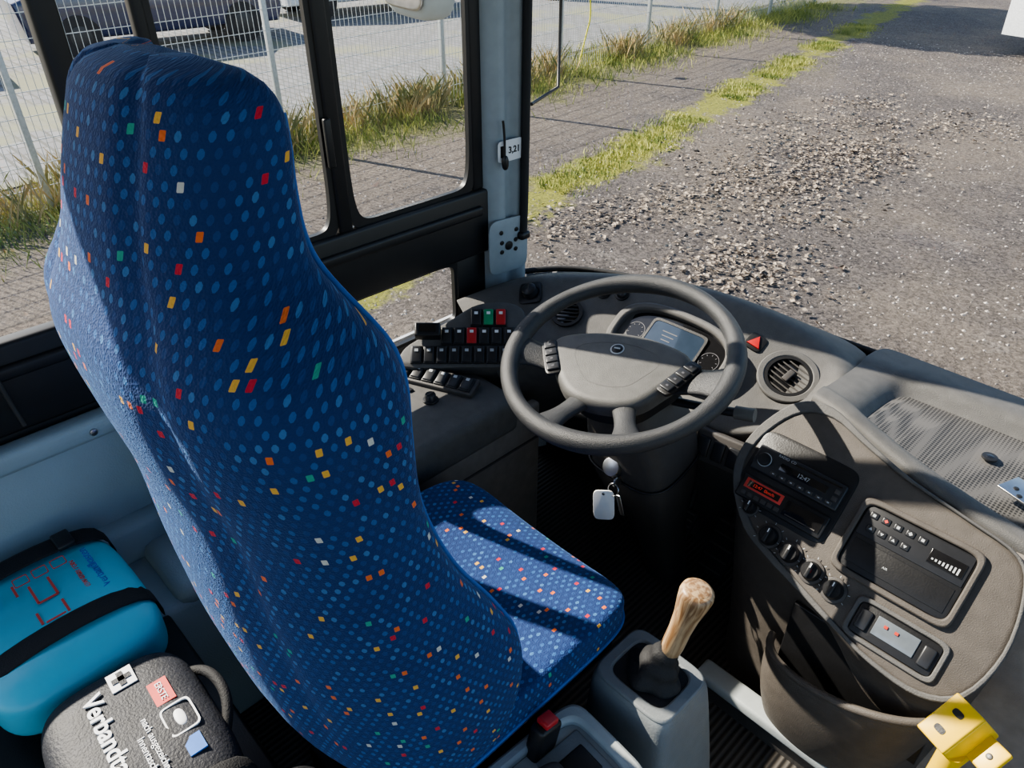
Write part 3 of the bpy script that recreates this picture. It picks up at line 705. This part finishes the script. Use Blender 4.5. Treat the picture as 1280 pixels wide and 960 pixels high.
box('sticker_icon',(.016,.028,.001),ST@T(-.024,0,.001),M_black,g,0)
tube('hanging_cord',[(-.60,.245,1.09),(-.598,.25,1.05),(-.597,.247,1.0)],.003,M_black,g); pill('cord_toggle',(.008,.008,.018),T(-.596,.248,.99),M_black,g,p=2.5,seg=5)
wl=[(-.635,.36),(-.60,.43),(-.52,.50),(-.40,.555),(-.2,.60),(.1,.635),(.5,.65),(1.3,.65)]
g=group('window_2')
loft('windscreen_glass',[[(x,y,.655) for x,y in wl],[(x*1.0,y-.02,1.3) for x,y in wl],[(x,y-.06,1.97) for x,y in wl]],M_glass,g,sub=0)
tube('windscreen_seal',[(x,y-.004,.650) for x,y in wl],.008,M_rub,g)
g=group('wall_front')
loft('front_skin',[[(x,y+.02,-.6) for x,y in wl],[(x,y+.02,.0) for x,y in wl],[(x,y+.005,.64) for x,y in wl]],M_wallx,g,sub=0,solid=.01)
# ================================================================ REAR LEFT STORAGE
g=group('moulded_side_storage')
slab('top_ledge',-.640,-.595,-1.6,-.66,.70,.745,M_mould,.012,g)
slab('front_column',-.640,-.53,-.745,-.655,.30,.735,M_mould,.025,g)
slab('bin_back',-.640,-.61,-1.6,-.70,.30,.72,M_mould,.005,g)
slab('bin_floor',-.640,-.57,-1.6,-.64,.40,.50,M_mould,.02,g)
slab('bin_shelf',-.640,-.40,-.80,-.62,.38,.445,M_mould,.025,g)
slab('bin_base',-.640,-.40,-1.6,-.60,0,.41,M_mould,.02,g)
cyl('ledge_screw',.007,.004,frm((-.595,-.80,.722),(0,1,0),(0,0,1)),M_metal,g)
g=group('rear_equipment_box')
slab('box_body',-.39,.15,-1.6,-.83,0,.40,M_panel,.015,g)
slab('box_lid',-.393,.155,-1.6,-.825,.40,.42,M_black,.008,g)
# blue pouch
g=group('turquoise_first_aid_pouch')
PMm=T(-.405,-.985,.508)@R(2,'Z')
def soft(c):
    x,y,z=c; return (x,y,z*(1+.12*math.cos(x*9)*math.cos(y*8))+.004*math.sin(x*25+y*13))
pill('pouch_body',(.165,.135,.055),PMm,M_turq,g,p=4.5,seg=20,fn=soft)
for sx in (-.125,.075):
    st=[(sx,y,z) for y,z in [(-.139,-.03),(-.139,.03),(-.115,.056),(-.05,.066),(.0,.068),(.05,.066),(.115,.056),(.139,.03),(.139,-.03)]]
    rws=[[(x+dx,y,z) for (x,y,z) in st] for dx in (-.024,.024)]
    loft('strap',rws,M_strap,g,sub=1,mtx=PMm,solid=.005)
box('strap_buckle',(.045,.03,.012),PMm@T(-.125,.07,.066),M_black,g,.004)
text('pouch_label','Verbandkasten',.020,PMm@T(-.025,.085,.062)@R(180),M_blue,g)
text('pouch_code','03W-07601 / DIN',.011,PMm@T(-.025,.062,.0635)@R(180),M_redp,g)
for k,(x,y,w_,h_) in enumerate([(-.03,.02,.05,.004),(-.005,.005,.004,.03),(-.03,-.01,.05,.004),(.03,.02,.035,.004),(.045,.0,.004,.03),(.03,-.02,.03,.004),(-.06,-.03,.03,.004)]):
    box('print_mark',(w_,h_,.0012),PMm@T(x,y,.0645),M_redp,g,0)
for k in range(3): ringp('pictogram_frame',se(.012,.012,8,24),se(.0105,.0105,8,24),PMm@T(-.078,.045-.03*k,.0640),.001,M_redp,g)
ringp('round_logo',se(.016,.016,2,28),se(.013,.013,2,28),PMm@T(-.06,-.07,.0625),.002,M_blue,g)
# black bag
g=group('black_first_aid_bag')
BM=T(-.078,-.972,.492)@R(-2)
def soft2(c):
    x,y,z=c; return (x,y,z*(1+.08*math.cos(x*8))+(.005*math.sin(x*30+y*17)+.003*math.sin(y*40) if z<.02 else .001*math.sin(x*40)))
pill('bag_body',(.158,.112,.064),BM,M_bag,g,p=4,seg=24,fn=soft2)
zt=.0695
text('bag_label','Verbandtasche',.036,BM@T(.005,-.028,zt),M_white,g,.0015,bold=.0007)
text('bag_subtitle','nach ausgezeichneter\nInnentasche',.014,BM@T(.045,.012,zt),M_white,g,.0015)
box('cross_panel',(.036,.036,.002),BM@T(-.105,.018,zt-.001),M_white,g,0)
box('cross_v',(.009,.027,.003),BM@T(-.105,.018,zt),M_bag,g,0); box('cross_h',(.027,.009,.003),BM@T(-.105,.018,zt),M_bag,g,0)
box('red_badge',(.046,.028,.003),BM@T(-.045,.055,zt-.003),M_redp,g,0); text('badge_text','ERSTE',.013,BM@T(-.045,.055,zt-.001),M_white,g,.001)
ringp('logo_frame',se(.028,.022,6,24),se(.0255,.0195,6,24),BM@T(.015,.060,zt-.003),.003,M_white,g); pill('logo_blob',(.016,.008,.003),BM@T(.015,.060,zt-.002),M_white,g,p=2.2,seg=4)
box('blue_badge',(.030,.024,.003),BM@T(.068,.060,zt-.003),M_blue,g,0)
rws=[[(.125+dx,y,z) for y,z in [(-.118,-.02),(-.112,.04),(-.085,.064),(0,.072),(.085,.064),(.112,.04),(.118,-.02)]] for dx in (-.013,.013)]
loft('bag_strap',rws,M_strap,g,sub=1,mtx=BM,solid=.004)
tube('bag_handle',[tuple(BM@V(p)) for p in [(-.08,.105,.03),(-.06,.128,.045),(.02,.13,.045),(.05,.105,.03)]],.008,M_strap,g)
g=group('loose_cables')
for i in range(3):
    c0=V((.135+.012*i,-.84,.447)); tube('cable',[c0+V((.05*math.cos(a),.045*math.sin(a),.02+.04*math.sin(a*.5+i))) for a in [k*.6 for k in range(11)]],.0035,M_black,g)
# ================================================================ OUTSIDE
GZ=-.9
mk('ground',[(-60,-40,GZ),(40,-40,GZ),(40,60,GZ),(-60,60,GZ)],[(0,1,2,3)],M_ground,None,False)
def M_yard_():
    m,nt,b=newmat('paved_yard'); L=nt.links.new
    tc=N(nt,'ShaderNodeTexCoord'); br=N(nt,'ShaderNodeTexBrick'); br.inputs['Scale'].default_value=1.6; br.inputs['Mortar Size'].default_value=.03
    br.inputs['Color1'].default_value=(.20,.20,.205,1); br.inputs['Color2'].default_value=(.15,.15,.155,1); br.inputs['Mortar'].default_value=(.10,.10,.09,1)
    L(tc.outputs['Object'],br.inputs['Vector'])
    n=N(nt,'ShaderNodeTexNoise'); n.inputs['Scale'].default_value=.8; n.inputs['Detail'].default_value=6; L(tc.outputs['Object'],n.inputs['Vector'])
    r=N(nt,'ShaderNodeValToRGB'); r.color_ramp.elements[0].position=.52; r.color_ramp.elements[1].position=.64; L(n.outputs['Fac'],r.inputs['Fac'])
    mx=N(nt,'ShaderNodeMix',data_type='RGBA'); L(r.outputs['Color'],mx.inputs[0]); L(br.outputs['Color'],mx.inputs[6]); mx.inputs[7].default_value=(.19,.19,.12,1)
    L(mx.outputs[2],b.inputs['Base Color']); b.inputs['Roughness'].default_value=.9; return m
M_lot=M_yard_()
def fx(y): return -6.85-.10*(y-1)
mk('paved_yard',[(fx(-12)-.9,-12,GZ+.01),(fx(40)-.9,40,GZ+.01),(-58,40,GZ+.01),(-58,-12,GZ+.01)],[(0,1,2,3)],M_lot,None,False)
g=group('wire_mesh_fence')
vs=[];fs=[]
def bar(a,b,r):
    a=V(a);b=V(b); d=(b-a).normalized(); p=d.cross(V((1,0,0))) if abs(d.x)<.9 else d.cross(V((0,1,0))); p.normalize(); q=d.cross(p); i=len(vs)
    for e in (a,b):
        for s,t in ((1,1),(-1,1),(-1,-1),(1,-1)): vs.append(e+p*r*s+q*r*t)
    for k in range(4): fs.append((i+k,i+(k+1)%4,i+4+(k+1)%4,i+4+k))
y=-5.
while y<22:
    bar((fx(y),y,GZ+.02),(fx(y),y,GZ+2.0),.0024); y+=.06
for k in range(11):
    z=GZ+.03+k*.195; bar((fx(-5)+.006,-5,z),(fx(22)+.006,22,z),.003)
mk('wire_panels',vs,fs,M_wire,g,False)
y=-4.5
while y<22: slab('fence_post',fx(y)-.03,fx(y)+.03,y-.025,y+.025,GZ,GZ+2.1,M_wire,.005,g); y+=2.5
for (yy,z0) in ((-.1,GZ+1.2),(8.6,GZ+1.2)):
    tube('extension_cable',[(fx(yy)+.05,yy,z0),(fx(yy)+.06,yy+.1,z0-.4),(fx(yy)+.05,yy,z0-.7),(fx(yy)+.06,yy-.15,z0-1.1)],.012,M_cable,g)
    box('cable_plug',(.08,.16,.10),T(fx(yy)+.07,yy,z0+.03),M_black,g,.02)
def blades(name,n_,fpos,h0,h1,wd,m):
    vs=[];fs=[]
    for i in range(n_):
        x,y=fpos(); h=random.uniform(h0,h1); a=random.uniform(0,6.28); lx,ly=random.gauss(0,.35)*h,random.gauss(0,.35)*h; w_=wd*random.uniform(.6,1.4)
        k=len(vs); vs.extend([(x-w_*math.cos(a),y-w_*math.sin(a),GZ-.01),(x+w_*math.cos(a),y+w_*math.sin(a),GZ-.01),(x+lx*.5+w_*.6*math.cos(a),y+ly*.5,GZ+h*.6),(x+lx,y+ly,GZ+h)]); fs.extend([(k,k+1,k+2),(k,k+2,k+3)])
    return mk(name,vs,fs,m,None,False)
def fp():
    while True:
        y=random.uniform(-3,18)
        if math.sin(y*2.1)+math.sin(y*5.3+2)+random.uniform(-1,1)>-.8: return fx(y)+random.gauss(.05,.45),y
blades('grass_verge',20000,fp,.03,.19,.005,M_grass)
def fp2():
    c=random.choice(cl); return c[0]+random.gauss(0,.14),c[1]+random.gauss(0,.22)
cl=[(fx(y)+random.uniform(-.25,.25),y) for y in [random.uniform(-1,14) for _ in range(24)]]+[(fx(2.9)+.1,2.9),(fx(2.6)+.15,2.6)]
blades('tall_weeds',3200,fp2,.12,.50,.004,M_dry)
def fp3():
    while True:
        y=random.uniform(3.2,16); t=math.sin(y*1.3)+math.sin(y*2.9+1)
        if t>-.5: return -3.2-.2*y+random.gauss(0,.17),y
blades('grass_strip',7500,fp3,.015,.07,.007,M_grass)
vs=[];fs=[]
cl3=[(-2.3-.95*t+random.gauss(0,.55),3.4+6.4*t) for t in [random.random() for _ in range(60)]]
for i in range(4200):
    c=random.choice(cl3); x=c[0]+random.gauss(0,.22); y=c[1]+random.gauss(0,.32)
    s=random.uniform(.010,.036); R3=Matrix.Rotation(random.uniform(0,6.28),3,'Z')@Matrix.Rotation(random.gauss(0,.45),3,'X')
    k=len(vs)
    for p in ((-1,0,0),(-.2,.6,.25),(1,0,0),(-.2,-.6,.25)): vs.append(V((x,y,GZ+.012+s*.3))+R3@(V(p)*s))
    fs.extend([(k,k+1,k+2),(k,k+2,k+3)])
mk('fallen_leaves',vs,fs,M_leaf,None,False)
vs=[];fs=[]
for i in range(9000):
    t=random.random(); y=1.0+14*t**1.4; x=random.uniform(-6,2.5); s=random.uniform(.005,.016)
    k=len(vs)
    for p in ((1,0,0),(0,1,0),(-1,0,0),(0,-1,0),(.1,.1,.8)): vs.append((x+p[0]*s*random.uniform(.7,1.3),y+p[1]*s*random.uniform(.7,1.3),GZ+p[2]*s))
    fs.extend([(k,k+1,k+4),(k+1,k+2,k+4),(k+2,k+3,k+4),(k+3,k,k+4)])
mk('loose_gravel',vs,fs,M_stone,None,False)
def car(name,x,y,rot,m,van=False):
    base=name.split('.')[0]; g=name; e=D.objects.new(base,None); scene.collection.objects.link(e); groups[name]=(e,[]); Mx=T(x,y,GZ)@R(rot)
    if van: body=[(-2.6,.35),(2.5,.35),(2.6,.8),(2.45,1.2),(1.9,1.35),(1.3,2.2),(-2.5,2.3),(-2.65,1.2)]
    else: body=[(-2.1,.3),(2.1,.3),(2.2,.6),(2.1,.8),(1.1,.95),(.5,1.4),(-1.2,1.43),(-1.9,1.0),(-2.2,.9)]
    hw=.95 if van else .86
    Ms=Mx@R(90,'X')
    prism('body',body,Ms@T(0,0,-hw),2*hw,m,g,bev=.08,seg=3)
    win=[(1.75,1.32),(1.2,2.05),(.3,2.08),(.3,1.32)] if van else [(.95,.95),(.42,1.34),(-1.15,1.36),(-1.7,1.0)]
    prism('side_windows',win,Ms@T(0,0,-hw-.01),2*hw+.02,M_gloss,g)
    for wx in (-1.35,1.4):
        for s in (-1,1):
            lathe('tyre',[(.12,-.1),(.33,-.1),(.34,0),(.33,.1),(.12,.1)],Ms@T(wx,.34,s*(hw-.08)),M_rub,g); cyl('wheel_disc',.17,.02,Ms@T(wx,.34,s*(hw+.015)-.01),M_dkmetal,g)
    for zz in (-hw-.012,): box('sill_trim',(3,.08,.02),Ms@T(0,.42,zz),M_black,g,0)
car('parked_car',-14.5,4.6,84,M_carb); car('parked_car.001',-15.5,9.8,84,M_carw); car('parked_car.002',-14.2,-.6,84,M_carb)
car('parked_van',-1.75,16.6,74,M_carw,van=True)
g=group('broadleaf_tree')
bx,by=-13.6,14.4
lathe('trunk',[(.32,0),(.24,.5),(.2,2),(.16,4.6),(.05,7.5)],T(bx,by,GZ),M_bark,g,K=14)
vs=[];fs=[]
for i in range(9):
    a=i*2.4; l=random.uniform(1.6,2.6); z0=GZ+4.6+.3*i; tube('branch',[(bx,by,z0),(bx+l*.5*math.cos(a),by+l*.5*math.sin(a),z0+.5),(bx+l*math.cos(a),by+l*math.sin(a),z0+1.1)],.05,M_bark,g,res=2)
for i in range(15000):
    d=V((random.gauss(0,1),random.gauss(0,1),random.gauss(0,1))).normalized()*random.uniform(.2,1)**.5
    c=V((bx+d.x*3.3,by+d.y*3.3,GZ+7.1+d.z*2.0)); s=random.uniform(.08,.16); Q=Matrix.Rotation(random.uniform(0,6.28),3,V((random.gauss(0,1),random.gauss(0,1),random.gauss(0,1))).normalized())
    k=len(vs)
    for p in ((-1,0,0),(0,.6,0),(1,0,0),(0,-.6,0)): vs.append(c+Q@(V(p)*s))
    fs.append((k,k+1,k+2,k+3))
mk('foliage',vs,fs,M_grass,g,False)
g=group('exterior_mirror')
XM=T(-1.02,.34,1.452)@R(-10)
pill('housing',(.14,.05,.19),XM,M_lgrey,g,p=5,seg=10)
pill('mirror_glass',(.120,.006,.165),XM@T(0,-.048,0),M_metal,g,p=6,seg=8)
tube('arm',[(-.95,.36,1.60),(-.85,.42,1.87),(-.68,.42,2.0)],.014,M_black,g)
g=group('mirror_stay')
tube('stay',[(-.70,.45,1.97),(-.75,.59,1.90),(-.75,.597,1.3),(-.75,.597,1.09),(-.666,.407,1.09)],.0045,M_black,g,smooth=False)
# ================================================================ finalize parents
bpy.context.view_layer.update()
for nme,(e,ch) in groups.items():
    if not ch: continue
    pts=[o.matrix_basis@V(c) for o in ch for c in o.bound_box]
    lo=V((min(p.x for p in pts),min(p.y for p in pts),min(p.z for p in pts))); hi=V((max(p.x for p in pts),max(p.y for p in pts),max(p.z for p in pts)))
    loc=V(((lo.x+hi.x)/2,(lo.y+hi.y)/2,lo.z)); e.location=loc
    for o in ch:
        o.parent=e; o.matrix_parent_inverse=Matrix.Translation(-loc)
